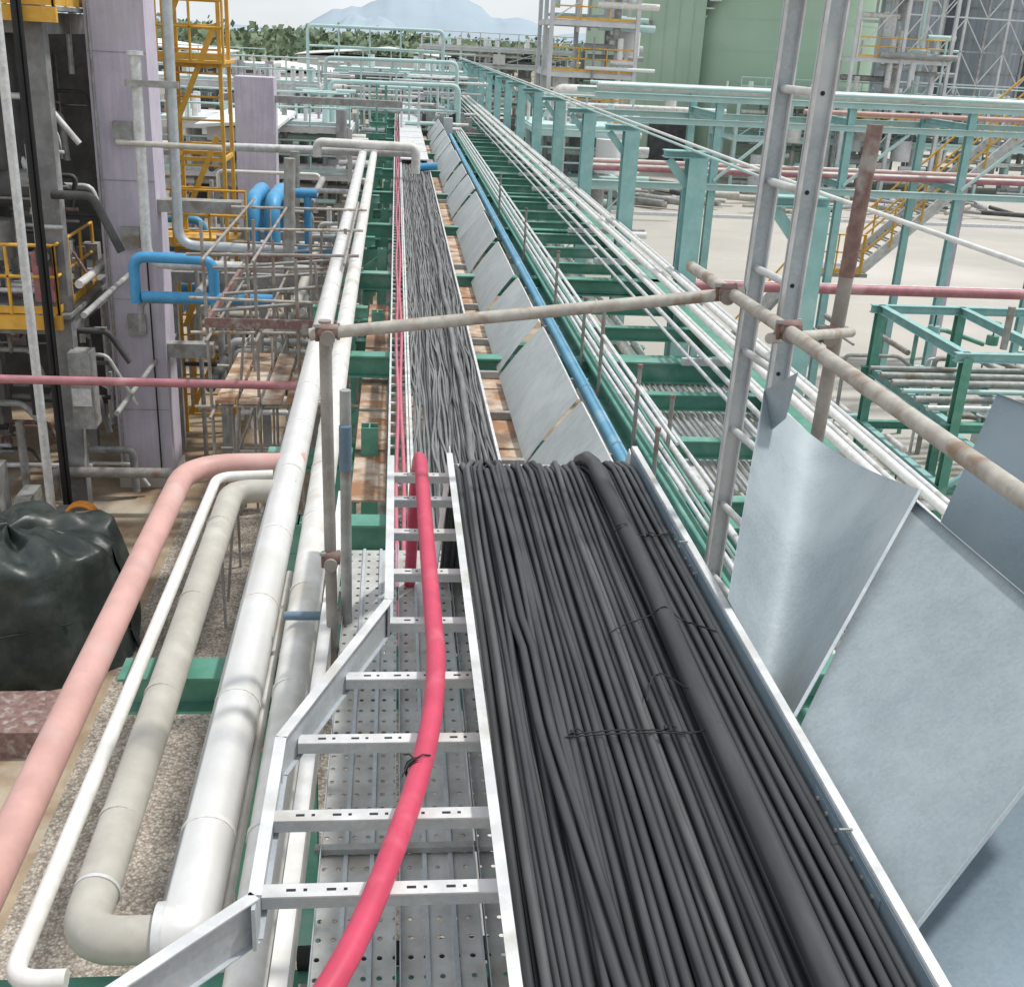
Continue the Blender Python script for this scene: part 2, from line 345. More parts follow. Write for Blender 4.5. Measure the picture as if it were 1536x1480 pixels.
# ------------------------------------------------------------ left pipes
def pipe(name,pts,r,mt,rad=.2,ring=None,seg=20,rm=None):
    b=B(name); p=fil(pts,rad); b.tube(p,r,mt,seg)
    if ring:
        for (a,c_) in ring: b.rings(a,c_,r+.003,.95,rm or mt)
    b.done()
pipe("insulated_pipe",[(-.74,3.02,5.2),(-.665,3.02,5.2),(-.72,12,5.2),(-.80,29.3,5.22)],.1,cladm,.08,[((-.665,3.2,5.2),(-.72,12,5.2)),((-.72,12,5.2),(-.8,29,5.22))],28,cladw)
pipe("insulated_pipe",[(-.42,1.6,5.2),(-.50,12,5.2),(-.53,29.3,5.22)],.085,cladw,.1,[((-.43,2.2,5.2),(-.50,12,5.2))],24)
pipe("grey_pipe",[(-.62,6.95,5.2),(-1.03,6.95,5.2),(-1.0,3.0,5.2),(-.72,3.0,5.2)],.077,greyp,.16,[((-1.005,3.3,5.2),(-1.03,6.6,5.2))],24)
b=B("pipe_flange"); b.tube([(-.76,3.02,5.2),(-.73,3.02,5.2)],.105,galvW,24); b.tube([(-1.0,3.22,5.2),(-1.0,3.235,5.2)],.081,galvW,24); b.done()
pipe("white_pipe",[(-1.0,2.84,5.2),(-1.17,2.84,5.2),(-1.16,7.2,5.2),(-.8,7.25,5.2)],.033,whitep,.12)
pipe("pink_pipe",[(-1.37,.8,5.2),(-1.39,7.42,5.2),(-.60,7.47,5.2)],.076,pinkp,.36)
pipe("conduit_pipe",[(-.55,2.9,5.0),(-.565,3.1,5.12),(-.575,5.9,5.12)],.02,cladw,.05)
b=B("pipe_clamp"); b.tube([(-.52,5.0,5.33),(-.34,5.0,5.33)],.022,steelb,12); b.box(-.34,-.24,4.97,5.03,5.3,5.37,galvD)
b.tube([(-.75,4.3,5.05),(-.3,4.3,5.05)],.02,scaf,8)
b.done()
b=B("dark_pipe_stub"); b.tube([(-.30,3.0,5.1),(.35,3.0,5.12)],.04,darkm,14); b.tube([(-.30,2.85,4.95),(.35,2.85,4.95)],.045,galvD,14); b.done()

# ------------------------------------------------------------ rack steel
rk=B("pipe_rack_steelwork")
rk.ibeam((-1.7,2.88,4.97),(1.2,2.88,4.97),.2,.2,green)
rk.ibeam((-1.3,4.95,4.97),(4.3,4.95,4.97),.2,.2,green)
for k in range(11):
    y=8.0+k*4.85
    rk.ibeam((-.95,y,4.42),(4.35,y,4.42),.22,.26,green,.02)
    rk.ibeam((-.7,y,4.55),(-.7,y,.0),.2,.2,green,.015,up=(0,1,0))
    rk.ibeam((-.92,y+.1,5.0),(-.3,y+.1,5.0),.12,.15,green)
    rk.ibeam((-.22,y+2.4,4.5),(-.22,y+2.4,0),.16,.16,green)
    rk.bar((-.7,y,3.6),(.3,y,4.3),.08,.08,green)
rk.ibeam((-.7,4.95,4.85),(-.7,4.95,0),.2,.2,green,.015,up=(0,1,0))
y=8.6
while y<75:
    rk.ibeam((2.35,y,4.42),(4.1,y,4.42),.14,.18,green,.015); y+=1.52
rk.ibeam((2.3,3,4.5),(2.3,80,4.5),.12,.2,green); rk.ibeam((4.15,3,4.40),(4.15,80,4.40),.2,.3,green)
for y in (3.0,5.2,7): rk.ibeam((2.35,y,4.42),(4.1,y,4.42),.14,.18,green)
for k in range(14):
    y=11.35+k*4.8
    rk.ibeam((4.2,y,0),(4.2,y,6.58),.27,.27,teal,.02,up=(0,1,0))
    rk.ibeam((3.72,y,6.63),(4.36,y,6.63),.22,.10,teal,.015)
    rk.bar((3.8,y,6.55),(4.1,y,6.2),.015,.12,teal)
rk.done()
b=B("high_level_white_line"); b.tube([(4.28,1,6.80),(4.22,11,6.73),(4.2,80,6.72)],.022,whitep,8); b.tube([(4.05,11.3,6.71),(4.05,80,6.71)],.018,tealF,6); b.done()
b=B("white_pipe_bundle")
for x,r,z in ((3.40,.028,4.86),(3.52,.035,4.93),(3.62,.028,4.9),(3.74,.045,4.98),(3.87,.03,4.95),(3.97,.04,5.0),(4.08,.028,4.98),(3.28,.02,4.8)):
    b.tube([(x,1,z),(x,30,z),(x-.12,75,z)],r,whitep if r>.03 else galvW,10)
y=9
while y<60: b.box(3.2,4.12,y-.03,y+.03,4.72,4.80,galvW); y+=3.04
b.done()
b=B("grey_conduit_run")
for x,r,z,mt in ((2.20,.022,4.66,green),(2.27,.02,4.72,galvW),(2.34,.025,4.72,galvW),(2.45,.03,4.7,galvW),(2.54,.02,4.72,galvW)):
    b.tube([(x+.1,2.5,z),(x,12,z),(x-.05,60,z)],r,mt,8)
b.done()
b=B("light_blue_pipe"); b.tube([(2.03,6,4.60),(2.0,45,4.60)],.068,bluef,16)
y=7
while y<44: b.box(1.92,2.12,y,y+.04,4.50,4.60,galvD); y+=2.4
b.done()
b=B("lower_level_pipes")
for x,r,z,mt in ((2.6,.09,3.55,cladw),(2.85,.06,3.5,galvW),(3.1,.1,3.55,cladw),(3.38,.07,3.5,whitep),(3.65,.09,3.55,cladw),(3.9,.05,3.5,galvW),(1.5,.1,3.4,cladw),(1.2,.06,3.4,galvD),(.6,.1,3.3,cladw),(-.1,.06,3.3,galvD)):
    b.tube([(x,3,z),(x,60,z)],r,mt,10)
for k in range(11): b.ibeam((-.7,8.2+k*4.85,3.3),(4.1,8.2+k*4.85,3.3),.2,.24,green)
b.done()
b=B("grating_walkway")
x=2.5
while x<4.05: b.box(x,x+.035,9.4,13.6,4.24,4.27,galvW); x+=.07
for y in (9.5,10.5,11.6,12.6,13.5): b.box(2.45,4.05,y,y+.05,4.21,4.235,galvD)
b.done()
b=B("handrail_stanchions")
for x,y,h in ((2.15,8.6,.5),(2.18,9.6,.75),(2.16,11.4,.9),(2.16,12.6,.7),(2.16,15,.8),(2.16,19,.8),(2.16,24,.8),(2.4,9.2,.6),(2.62,7.4,.55)):
    b.tube([(x,y,4.5),(x,y,4.6+h)],.02,scafd,8); b.tube([(x,y,4.6+h),(x,y,4.6+h+.03)],.026,rustt,8)
b.tube([(2.16,8,5.2),(2.16,40,5.15)],.014,galvW,6)
b.tube([(2.2,6,5.0),(2.16,40,4.98)],.012,green,6)
b.done()

b=B("rust_stained_decking")
y=6
while y<44:
    L_=random.uniform(1.6,2.4); b.box(.955,1.3+random.uniform(-.02,.02),y,y+L_-.06,4.36,4.38,boards); y+=L_
y=9.2
while y<16:
    b.box(-.36,-.06,y,y+1.2,4.20,4.22,boards); y+=1.3
for y in (8.3,9.6,11,12.5,14,16,19,23,27): b.box(.93,1.26,y,y+.07,4.385,4.46,galvD)
b.done()
# far leaning covers
y=7.05; i=0
cv=B("tray_cover_sheets")
while y<46:
    L_=2.75+random.uniform(-.25,.35)
    o1=random.uniform(-.02,.03); hz=random.uniform(-.04,.03); sk=random.uniform(.0,.16)
    gap=random.choice((.06,.12,.22))
    rows=[]
    for a in range(5):
        s=a/4; bow=.02*math.sin(s*math.pi)
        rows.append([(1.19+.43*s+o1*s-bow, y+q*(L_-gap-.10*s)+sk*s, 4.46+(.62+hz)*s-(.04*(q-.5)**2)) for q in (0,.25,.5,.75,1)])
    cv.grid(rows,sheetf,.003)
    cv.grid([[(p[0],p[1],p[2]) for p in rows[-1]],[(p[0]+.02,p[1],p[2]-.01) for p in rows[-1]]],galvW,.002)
    y+=L_; i+=1
y=33
while y<58:
    cv.box(.14,.93,y,y+2.3,4.70+random.uniform(0,.04),4.76,galvW); y+=2.4
cv.done()

# near covers
def q3(a,b_,c_,n=10):
    a=Vector(a);b_=Vector(b_);c_=Vector(c_); o=[]
    for k in range(n+1):
        t_=k/n; o.append(a*(2*(t_-.5)*(t_-1))+b_*(4*t_*(1-t_))+c_*(2*t_*(t_-.5)))
    return o
cs=B("curved_cover_sheet")
bot=q3((1.055,3.10,6.40),(1.20,2.95,6.16),(1.075,2.50,6.36),20)
top=q3((1.345,3.86,6.86),(1.60,3.78,6.665),(1.60,3.07,6.79),20)
cs.grid([[bot[j].lerp(top[j],s/8) for j in range(21)] for s in range(9)],sheetm,.003)
cs.grid([[(1.345,3.86,6.86),(1.39,3.68,6.98)],[(1.36,3.80,6.72),(1.385,3.72,6.80)]],sheetm,.003)
cs.bar(top[20],bot[20],.010,.005,galv)
cs.done()
def quad(name,BL,BR,TL,TR,mt,bend=0):
    BL,BR,TL,TR=map(Vector,(BL,BR,TL,TR)); nr=(TL-BL).cross(BR-BL).normalized(); b=B(name)
    pt=lambda s,t_:(BL.lerp(TL,s)).lerp(BR.lerp(TR,s),t_)+nr*bend*math.sin(math.pi*t_)*(1-s*.5)
    b.grid([[pt(i/8,j/8) for j in range(9)] for i in range(9)],mt,.003)
    b.grid([[pt(1,j/8) for j in range(9)],[pt(1,j/8)-nr*.018 for j in range(9)]],galv,.002)
    b.grid([[pt(j/8,1) for j in range(9)],[pt(j/8,1)-nr*.012 for j in range(9)]],galv,.002)
    b.done()
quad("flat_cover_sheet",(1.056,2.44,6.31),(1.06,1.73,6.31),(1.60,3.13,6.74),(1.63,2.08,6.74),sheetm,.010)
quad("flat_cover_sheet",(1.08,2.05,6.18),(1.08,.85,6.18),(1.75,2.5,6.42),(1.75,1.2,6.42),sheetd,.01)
quad("flat_cover_sheet",(1.75,3.25,6.45),(2.25,2.25,6.40),(1.97,3.40,7.0),(2.47,2.40,6.95),sheetd,.01)

# ------------------------------------------------------------ scaffolding in front
s=B("scaffold_crossbar"); s.tube([(-.32,4.3,6.915),(1.36,4.3,7.125)],.0245,scaf,16); s.done()
s=B("scaffold_guardrail"); s.tube([(1.30,4.9,7.11),(1.33,3.6,7.13),(1.36,.6,7.16)],.0245,scaf,16)
s.done()
s=B("scaffold_post"); s.tube([(-.265,4.35,6.96),(-.245,4.35,5.2)],.0245,scafd,14)
s.tube([(-.20,4.62,6.6),(-.20,4.62,5.0)],.024,galvD,12); s.tube([(-.20,4.595,6.45),(-.20,4.595,6.25)],.027,steelb,12)
s.done()
def coupler(x,y,z,k=1):
    s=B("scaffold_coupler"); a=.026*k; s.box(x-a,x+a,y-a,y+a,z-a,z+a,rustt)
    s.tube([(x-.04*k,y-.02,z-.025),(x-.04*k,y-.02,z+.035)],.008,rust,8); s.tube([(x+.038*k,y+.01,z-.025),(x+.038*k,y+.01,z+.04)],.007,galvD,8)
    s.tube([(x-.038,y,z+.01),(x+.038,y,z+.01)],.0285,rustt,12); s.tube([(x,y-.04,z-.01),(x,y+.04,z-.01)],.029,scafd,12)
    s.tube([(x-.04*k,y-.02,z+.03),(x-.04*k,y-.02,z+.042)],.014,galvD,6); s.done()
coupler(-.25,4.3,6.92); coupler(1.29,4.3,7.12); coupler(1.33,3.66,7.13); coupler(-.25,4.33,5.95,.8)
s=B("access_ladder")
lt0,lb0=Vector((1.425,4.32,8.6)),Vector((1.375,4.32,5.75)); lt1,lb1=Vector((1.46,3.99,8.6)),Vector((1.41,3.99,5.75))
for a,c_ in ((lt0,lb0),(lt1,lb1)):
    s.bar(a,c_,.07,.022,galv,up=(0,1,0))
    s.bar(a,c_,.006,.035,galvW,up=(0,1,0),off=(.032,-.02)); s.bar(a,c_,.006,.035,galvW,up=(0,1,0),off=(-.032,-.02))
z=5.9
while z<8.55:
    k=(z-5.75)/2.85; s.tube([lb0.lerp(lt0,k),lb1.lerp(lt1,k)],.015,galvW,10)
    p=lb1.lerp(lt1,k); s.tube([p+Vector((0,-.014,0)),p+Vector((0,-.0115,0))],.008,darkm,10); z+=.33
s.bar((1.50,3.95,6.5),(1.475,3.95,6.15),.02,.01,yellow)
s.done()
s=B("rusty_scaffold_tube"); s.tube([(1.785,4.3,7.77),(1.765,4.3,7.2)],.030,rustt,14); s.tube([(1.765,4.3,7.2),(1.74,4.3,6.2)],.0285,scafd,14)
s.done()
coupler(1.72,4.28,6.97,.9)
s=B("scaffold_transom"); s.tube([(1.3,3.75,7.08),(1.80,4.25,6.99)],.02,scaf,10); s.done()

# ------------------------------------------------------------ left middle ground
b=B("red_pipe"); b.tube([(-9,14,3.83),(-.95,14,3.80)],.055,redpipe,12); b.done()
b=B("header_pipe"); b.tube(fil([(-6.6,29.4,5.2),(.35,29.4,5.25),(.6,29.4,5.25)],.2),.1,galvW,12)
b.tube(fil([(-1.9,29.1,5.1),(-1.9,29.1,5.45),(.5,29.1,5.42),(.5,29.1,4.8)],.15),.11,cladw,12)
b.tube(fil([(-2.45,29.2,5.2),(-2.5,29.2,2.8)],.2),.12,galvD,12)
for z in (3.0,3.35): b.tube([(-6,28.5,z-.6),(-1.2,28.5,z-.6)],.09,galvW,10)
b.done()
b=B("galvanised_downcomer")
b.tube(fil([(-3.95,18.9,7.5),(-3.98,18.9,4.35),(-1.4,18.9,4.32)],.3),.085,galvW,14)
b.tube([(-3.95,18.9,7.5),(-3.95,18.9,7.56)],.13,galvW,14)
b.tube(fil([(-3.45,19.1,10),(-3.5,19.1,4.62),(-1.6,19.1,4.6)],.3),.08,galv,14)
b.tube([(-4.3,18.8,6.22),(-2.7,18.8,6.2)],.045,greyp,10); b.box(-4.1,-3.3,18.75,18.8,7.05,7.15,galvD)
b.tube([(-1.65,18.7,6.1),(-1.7,18.7,4.4)],.09,galvD,12)
b.done()
b=B("blue_pipe")
b.tube(fil([(-5.5,25,4.15),(-4.05,25,4.12),(-4.05,25,3.3)],.25),.09,bluep,14)
b.tube([(-5.0,25,3.55),(-1.3,25,3.55)],.12,bluep,14); b.tube([(-5.3,25,2.6),(-3.9,25,2.6)],.16,bluep,14)
for x in (-2.85,-2.45):
    b.tube(fil([(x,23.5,3.3),(x,23.5,4.75),(x+.05,25.4,4.8),(x+.05,25.4,3.9)],.45),.16,bluep,14)
b.tube([(-2.1,25,4.75),(-1.65,25,4.75)],.1,bluep,12); b.tube([(-1.85,25,3.5),(-1.85,25,4.8)],.08,bluep,12)
b.tube([(.6,31,4.75),(1.1,31,4.8)],.1,bluep,12)
b.tube(fil([(-4.0,18,3.9),(-4.0,18,4.62),(-2.8,18,4.6),(-2.8,18,3.9)],.2),.085,bluep,14); b.tube([(-3.9,18,4.0),(-1.9,18,4.0)],.09,bluep,14)
b.box(-5.2,-4.5,24.6,25.4,2.2,2.6,bluep)
b.done()
sc=B("tube_scaffold")
for y in (14.6,16.6,18.8):
    for x in (-2.35,-1.75,-1.2,-.65):
        sc.tube([(x+random.uniform(-.04,.04),y,random.choice((0,0,.5))),(x+random.uniform(-.06,.06),y,random.uniform(4.9,5.8))],.022,scafd,6)
    for z in (2.0,3.3,4.3,4.75,5.3): sc.tube([(-2.6,y+.04,z),(-.45,y+.04,z+random.uniform(-.05,.05))],.021,random.choice((scaf,scafd)),6)
for x in (-2.35,-1.75,-.65):
    for z in (2.05,3.35,4.35,5.35): sc.tube([(x+.04,14,z),(x+.04,19.5,z)],.021,scafd,6)
for i in range(5): sc.box(-2.3+i*.3,-2.05+i*.3,14.4,16.8,3.42,3.46,boards)
for y in (14.5,18.9): sc.box(-2.4,-.55,y,y+.06,4.40,4.52,rustt)
for x in (-2.4,-.6): sc.box(x,x+.05,14.6,18.9,4.40,4.50,rustt)
for i in range(5): sc.tube([(-2.3,14.6+i,4.6),(-.7,14.9+i,4.7)],.025,galvD,6)
for i in range(12):
    x=random.uniform(-2.4,-.6); y=random.uniform(14.6,21); sc.tube([(x,y,random.uniform(.2,2)),(x+random.uniform(-.5,.5),y+random.uniform(-.5,1.5),random.uniform(3.5,5.2))],.02,scafd,6)
sc.done()
b=B("lower_pipework")
for i in range(64):
    y=random.uniform(18,36); z=random.uniform(.5,4.3); x=random.uniform(-6,-1.2); L_=random.uniform(1,3.5)
    mt=random.choice((galvW,galvW,galvD,cladw,greyp,scafd,steelg,steelD))
    if i%3: b.tube(fil([(x,y,z-.5),(x,y,z),(min(x+L_,-.9),y,z),(min(x+L_,-.9),y,z-random.uniform(.4,1.5))],.15,4),random.uniform(.03,.10),mt,8)
    else: b.tube([(x,y-2,z),(x,y+3,z)],random.uniform(.04,.12),mt,8)
for i in range(24):
    x=random.uniform(-6,-1.3); y=random.uniform(20,34); b.tube([(x,y,0),(x,y,random.uniform(2,4.8))],random.uniform(.04,.09),random.choice((galvD,steelg,galvW,scafd)),8)
for x in (-6,-4.3,-2.6,-1.1):
    b.box(x,x+.16,22,22.16,0,3.4,steelg); b.box(x,x+.16,27,27.16,0,3.4,steelg)
for y in (22,27): b.box(-6,-1,y,y+.16,3.4,3.6,steelg)
b.done()

# ------------------------------------------------------------ structures
def frame(b,x0,x1,y0,y1,lv,mt,nx=2,ny=2,w=.25,brace=True,seed=1):
    rd=random.Random(seed)
    xs=[x0+(x1-x0)*i/nx for i in range(nx+1)]; ys=[y0+(y1-y0)*i/ny for i in range(ny+1)]
    for x in xs:
        for y in ys: b.bar((x,y,0),(x,y,lv[-1]),w,w,mt,up=(0,1,0))
    for z in lv:
        for x in xs: b.bar((x,y0+w/2+.003,z-w*.6),(x,y1-w/2-.003,z-w*.6),w*.7,w*1.1,mt)
        for y in ys: b.bar((x0+w/2+.003,y,z-w*.6),(x1-w/2-.003,y,z-w*.6),w*.7,w*1.1,mt)
    if brace:
        z0=0
        for z in lv:
            for i in range(nx):
                if rd.random()<.5: b.bar((xs[i],y0,z0),(xs[i+1],y0,z-.2),w*.3,w*.3,mt)
            z0=z
p=B("process_structure")
steelM=mat("shaded_grey_steel",(.27,.27,.275),.6,.1,(.18,.18,.18),3,c3=(.38,.38,.38),s3=2)  # steel colour darkened to paint in the structure's heavy shade
frame(p,-10.5,-5.4,19.0,27,[3.45,8.05,12.5],steelM,2,2,.28,seed=3)
p.box(-10.5,-5.2,18.6,24,3.46,3.52,steelM); p.box(-10.5,-4.95,18.6,24,8.06,8.12,steelM)
p.box(-10.5,-6,25,25.2,0,8,steelD)
rail(p,[(-10.5,18.6,3.53),(-5.35,18.6,3.53),(-5.35,21,3.53)],yellow,1.1,.03,.7)
rail(p,[(-10.5,18.6,8.12),(-5.0,18.6,8.12),(-5.0,22,8.12)],yellow,1.1,.03,.7)
p.box(-10.5,-5.3,18.5,18.6,3.3,3.52,yellow); p.box(-10.5,-4.95,18.5,18.6,7.9,8.11,yellow)
p.tube([(-6.9,20,4.3),(-6.9,20,6.9)],.5,steelD,18)
p.tube([(-7.2,20.2,4.0),(-7.2,20.2,7.6)],.62,steelM,24); p.tube([(-6.2,19.6,5.2),(-6.2,19.6,7.7)],.28,steelD,18)
p.tube([(-7.5,19.4,5.4),(-5.7,19.4,5.4)],.3,steelD,18); p.tube([(-6.5,19.3,4.3),(-6.5,19.3,4.9)],.35,galvD,18)
for i in range(200):
    x=random.uniform(-9,-5.3); y=random.uniform(18.7,21.5); z=random.uniform(.2,7.6)
    mt=random.choice((steelD,galvD,steelM,steelD,galvW,rustt,galvW,steelM)); k=i%4
    if k==0: p.tube([(x,y,z),(x,y,z+random.uniform(.4,1.6))],random.uniform(.02,.09),mt,8)
    elif k==1: p.tube(fil([(x,y,z),(x+random.uniform(.3,1.2),y,z),(x+1.0,y,z-random.uniform(.3,.9))],.12,3),random.uniform(.02,.07),mt,8)
    elif k==2: p.tube([(x,y,z),(min(x+random.uniform(.5,1.8),-5.2),y,z)],random.uniform(.015,.05),mt,6)
    else:
        w=random.uniform(.05,.17); p.box(x-w,x+w,y-w,y+w,z,z+w*2.2,mt); p.tube([(x,y-w-.02,z+w),(x,y-w,z+w)],w*.5,galvD,10)
p.box(-5.75,-5.45,18.75,19.0,3.7,4.5,redpipe)
for i in range(6): p.box(-8+i*.5,-7.75+i*.5,17.4,18.0,.0,random.uniform(.4,1.4),random.choice((steelD,galvD,steelM)))
p.tube([(-5.5,18.4,.0),(-5.5,18.4,12)],.05,darkm,8); p.tube([(-5.42,18.4,.0),(-5.42,18.4,12)],.03,darkm,8)
p.box(-5.3,-4.95,18.6,19.0,1.6,2.9,galvD); p.box(-5.28,-4.97,18.58,18.598,2.0,2.3,galvW)
p.done()
b=B("galvanised_pole"); b.tube([(-5.5,17.6,0),(-5.5,17.6,10.5)],.07,galvW,12); b.done()
b=B("fireproofed_column")
b.box(-4.93,-4.0,20,20.9,0,14,purple); b.box(-4.97,-3.96,19.96,20.94,0,.3,conc)
b.box(-4.0,-3.2,20.1,20.35,2.45,2.7,galvD); b.box(-4.0,-2.6,20.05,20.4,5.0,5.2,galvD)
for z in (1.5,3.5,5.5,7.5): b.box(-4.93,-4.0,19.99,19.999,z,z+.008,steelg)
for z in (2.9,4.4,6.1): b.box(-4.6,-4.3,19.9,19.998,z,z+.35,galvD)
b.tube([(-4.85,19.93,.3),(-4.85,19.93,9)],.025,galvD,8); b.tube([(-4.2,19.93,.3),(-4.2,19.93,5)],.015,darkm,8)
b.done()
b=B("fireproofed_column"); b.box(-4.75,-3.6,36,37,0,6.6,purple); b.box(-5.2,.2,36.2,36.5,5.9,6.1,galvD); b.done()
b=B("lilac_bund_wall"); b.box(-4.88,-4.72,21,25,0,2.3,purple); b.box(-4.95,-4.68,20.95,25.05,2.3,2.36,conc); b.done()
b=B("yellow_access_tower")
frame(b,-4.3,-3.3,23.2,24.4,[3.9,5.6,7.3,9,10.6],yellow,1,1,.07,seed=5)
for i in range(24):
    z=.4+i*.42; b.tube([(-4.3,23.2,z),(-3.3,23.2,z)],.02,yellow,6)
for i in range(5): b.bar((-4.2,23.15,.4+i*1.9),(-3.4,23.15,2.2+i*1.9),.04,.1,yellow)
for z in (3.9,7.3,9): b.box(-5,-3.2,23,24.6,z,z+.05,yellow)
for z in (7.35,9.05,3.95): rail(b,[(-5,23,z),(-3.2 if z>4 else -2.9,23,z)],yellow,1.05,.025,.6)
b.done()
tp=B("tarpaulin_covered_pump"); rows=[]
for i in range(40):
    r_=[]
    for j in range(97):
        a=2*math.pi*j/96; k=i/39
        rad=(1.12 if k<.6 else 1.12*math.cos((k-.6)/.4*math.pi/2)**.6); zz=1.95*(k/.62 if k<.62 else 1)*.82+(.2*math.sin((k-.62)/.38*1.57) if k>.62 else 0)
        nn=noise.noise(Vector((math.cos(a)*2.4,math.sin(a)*2.4,k*1.5)))*.30
        fold=.09*(1-abs(math.sin(a*5.5+2*noise.noise(Vector((k*2,a,0))))))*max(0,1-k*1.0)+.06*noise.noise(Vector((math.cos(a)*7,math.sin(a)*7,k*5)))
        rad=max(rad,0)*(1.20-.20*k)+(nn*.8+fold if k<.93 else 0)
        r_.append((-4.95+rad*math.cos(a)*1.08,14.0+rad*math.sin(a)*.85,max(.01,zz+nn*.7*k+.14*noise.noise(Vector((rad*3*math.cos(a),rad*3*math.sin(a),4)))*(k>.5))))
    rows.append(r_)
tp.grid(rows,tarp); tp.tube([(-5.9,13.1,.85),(-5.1,12.75,.8),(-4.0,13.1,.9)],.015,darkm,6); tp.done()
b=B("orange_hose_reel")
for k in range(5): b.tube([(-5.0+.26*math.cos(a*.42),17.4+k*.04,.45+.26*math.sin(a*.42)) for a in range(16)],.025,orange,6)
b.tube([(-5.2,17.5,0),(-5.0,17.5,.5),(-4.8,17.5,0)],.03,steelD,8); b.done()
b=B("brick_red_plinth"); b.box(-6.5,-3.9,11.5,12.4,0,.35,rustt); b.done()

# ------------------------------------------------------------ right crossing rack
b=B("teal_pipe_bridge")
for x in (7.3,10.4,13.3,17,21):
    for y in (26.5,29): b.ibeam((x,y,0),(x,y,7.0),.17,.17,teal,.02,up=(0,1,0))
    b.ibeam((x,26.5,5.2),(x,29,5.2),.14,.16,teal); b.ibeam((x,26.5,6.6),(x,29,6.6),.14,.16,teal)
for y in (26.4,29.1):
    for z in (6.95,6.45): b.ibeam((4.4,y,z),(26,y,z+.1),.12,.13,tealF)
b.ibeam((4.4,26.4,5.05),(26,26.4,5.05),.14,.14,tealF)
for x in (7.3,10.4,13.3,17): b.bar((x,26.4,5.2),(x+1.4,26.4,6.4),.06,.06,tealF)
for z,r,mt in ((7.12,.09,cladw),(5.3,.06,redpipe),(5.32,.08,cladw)):
    b.tube([(4.6,27+r*4,z),(26,27+r*4,z+.05)],r,mt,10)
b.tube([(4.6,28.2,5.35),(26,28.2,5.38)],.06,pinkp,8); b.tube([(4.6,28.6,5.35),(26,28.6,5.35)],.05,galvW,8); b.tube([(10,28.6,6.7),(26,28.6,6.75)],.06,pinkp,8)
for yy in (27,27.5,28.4): b.tube([(4.6,yy,7.15),(26,yy,7.2)],.04,tealF,8)
b.done()
b=B("red_pipe"); b.tube([(5.2,23,3.45),(20,23,3.45)],.11,redpipe,12); b.tube([(5.2,23.6,3.4),(20,23.6,3.4)],.06,galvW,10); b.done()
b=B("green_pipe_support")
for x in (9.2,10.8,12.6,14.5):
    for y in (17,20.5): b.ibeam((x,y,0),(x,y,3.6),.16,.16,green,.015,up=(0,1,0))
for z in (3.6,2.4,1.3):
    for y in (17,20.5): b.ibeam((9,y,z),(16,y,z),.13,.15,green if z<3 else teal)
    for x in (9.2,10.8,12.6,14.5): b.ibeam((x,17,z),(x,20.5,z),.13,.15,teal)
for i in range(6): b.tube([(9,17.6+i*.5,2.55),(16,17.6+i*.5,2.55)],random.uniform(.03,.07),random.choice((galvD,galvW,tealF)),8)
b.bar((9.2,17,1.3),(10.8,17,2.4),.08,.08,teal); b.bar((12.6,17,2.4),(14.5,17,3.6),.08,.08,teal)
for x in (9.9,11.7): b.tube([(x,17.2,3.7),(x,17.2,4.4)],.06,galvD,8)
rail(b,[(10,16.6,1.4),(14,16.6,1.4)],yellow,1.0,.022,1)
b.tube([(15.5,22,0),(15.5,22,3)],.4,galvD,18)
b.done()
b=B("valve_and_pipe_group")
for i in range(110):
    x=random.uniform(8,17); y=random.uniform(14.5,24); z=random.uniform(.2,2.6); mt=random.choice((galvW,galvD,green,teal,steelg,cladw,tealF,scafd)); k=i%4
    if k<2: b.tube(fil([(x,y,0),(x,y,z),(x+random.uniform(.5,1.6),y,z),(x+1.6,y,z-.3)],.12,3),random.uniform(.03,.07),mt,8)
    elif k==2: b.tube([(x,y,z),(x,y+random.uniform(.6,2),z)],random.uniform(.03,.08),mt,8)
    else: b.tube([(x,y,z),(x,y,z+.2)],.13,mt,12); b.tube([(x,y,z+.2),(x,y,z+.5)],.02,steelD,6); b.tube([(x,y,z+.48),(x,y,z+.5)],.12,mt,12)
b.done()
b=B("yellow_staircase")
sx0,sz0,sx1,sz1=12.7,2.5,18.7,8.3
for y in (30.2,31.3): b.bar((sx0,y,sz0),(sx1,y,sz1),.06,.28,galvW)
for i in range(30):
    k=i/29; b.box(sx0+(sx1-sx0)*k,sx0+.24+(sx1-sx0)*k,30.25,31.25,sz0+(sz1-sz0)*k,sz0+.04+(sz1-sz0)*k,galvD)
for y in (30.1,31.4):
    for h in (.55,1.05): b.tube([(sx0,y,sz0+h),(sx1,y,sz1+h)],.03,yellow,8)
    for i in range(9): k=i/8; b.tube([(sx0+(sx1-sx0)*k,y,sz0+(sz1-sz0)*k),(sx0+(sx1-sx0)*k,y,sz0+1.05+(sz1-sz0)*k)],.03,yellow,8)
b.box(11.2,12.9,30,31.6,2.4,2.5,galvD); rail(b,[(11.2,30,2.5),(12.7,30,2.5)],yellow,1.05,.025,.8)
b.bar((11.2,30.8,2.4),(9.4,30.8,0.1),.9,.1,galvD); b.tube([(11.2,30.2,3.5),(9.4,30.2,1.1)],.03,yellow,8)
for x,zz in ((12.6,2.4),(15.5,5.1)): b.bar((x,30.7,0),(x,30.7,zz),.22,.22,purple)
b.done()
b=B("stored_pipe_stack")
for i in range(90):
    x=9+random.uniform(0,24); y=60+random.uniform(0,8); b.tube([(x,y,.2+random.uniform(0,.5)),(x+random.uniform(.5,3),y+random.uniform(-1.5,1.5),.2+random.uniform(0,.5))],random.uniform(.08,.2),random.choice((steelD,steelg,galvD,greyp)),8)
b.done()

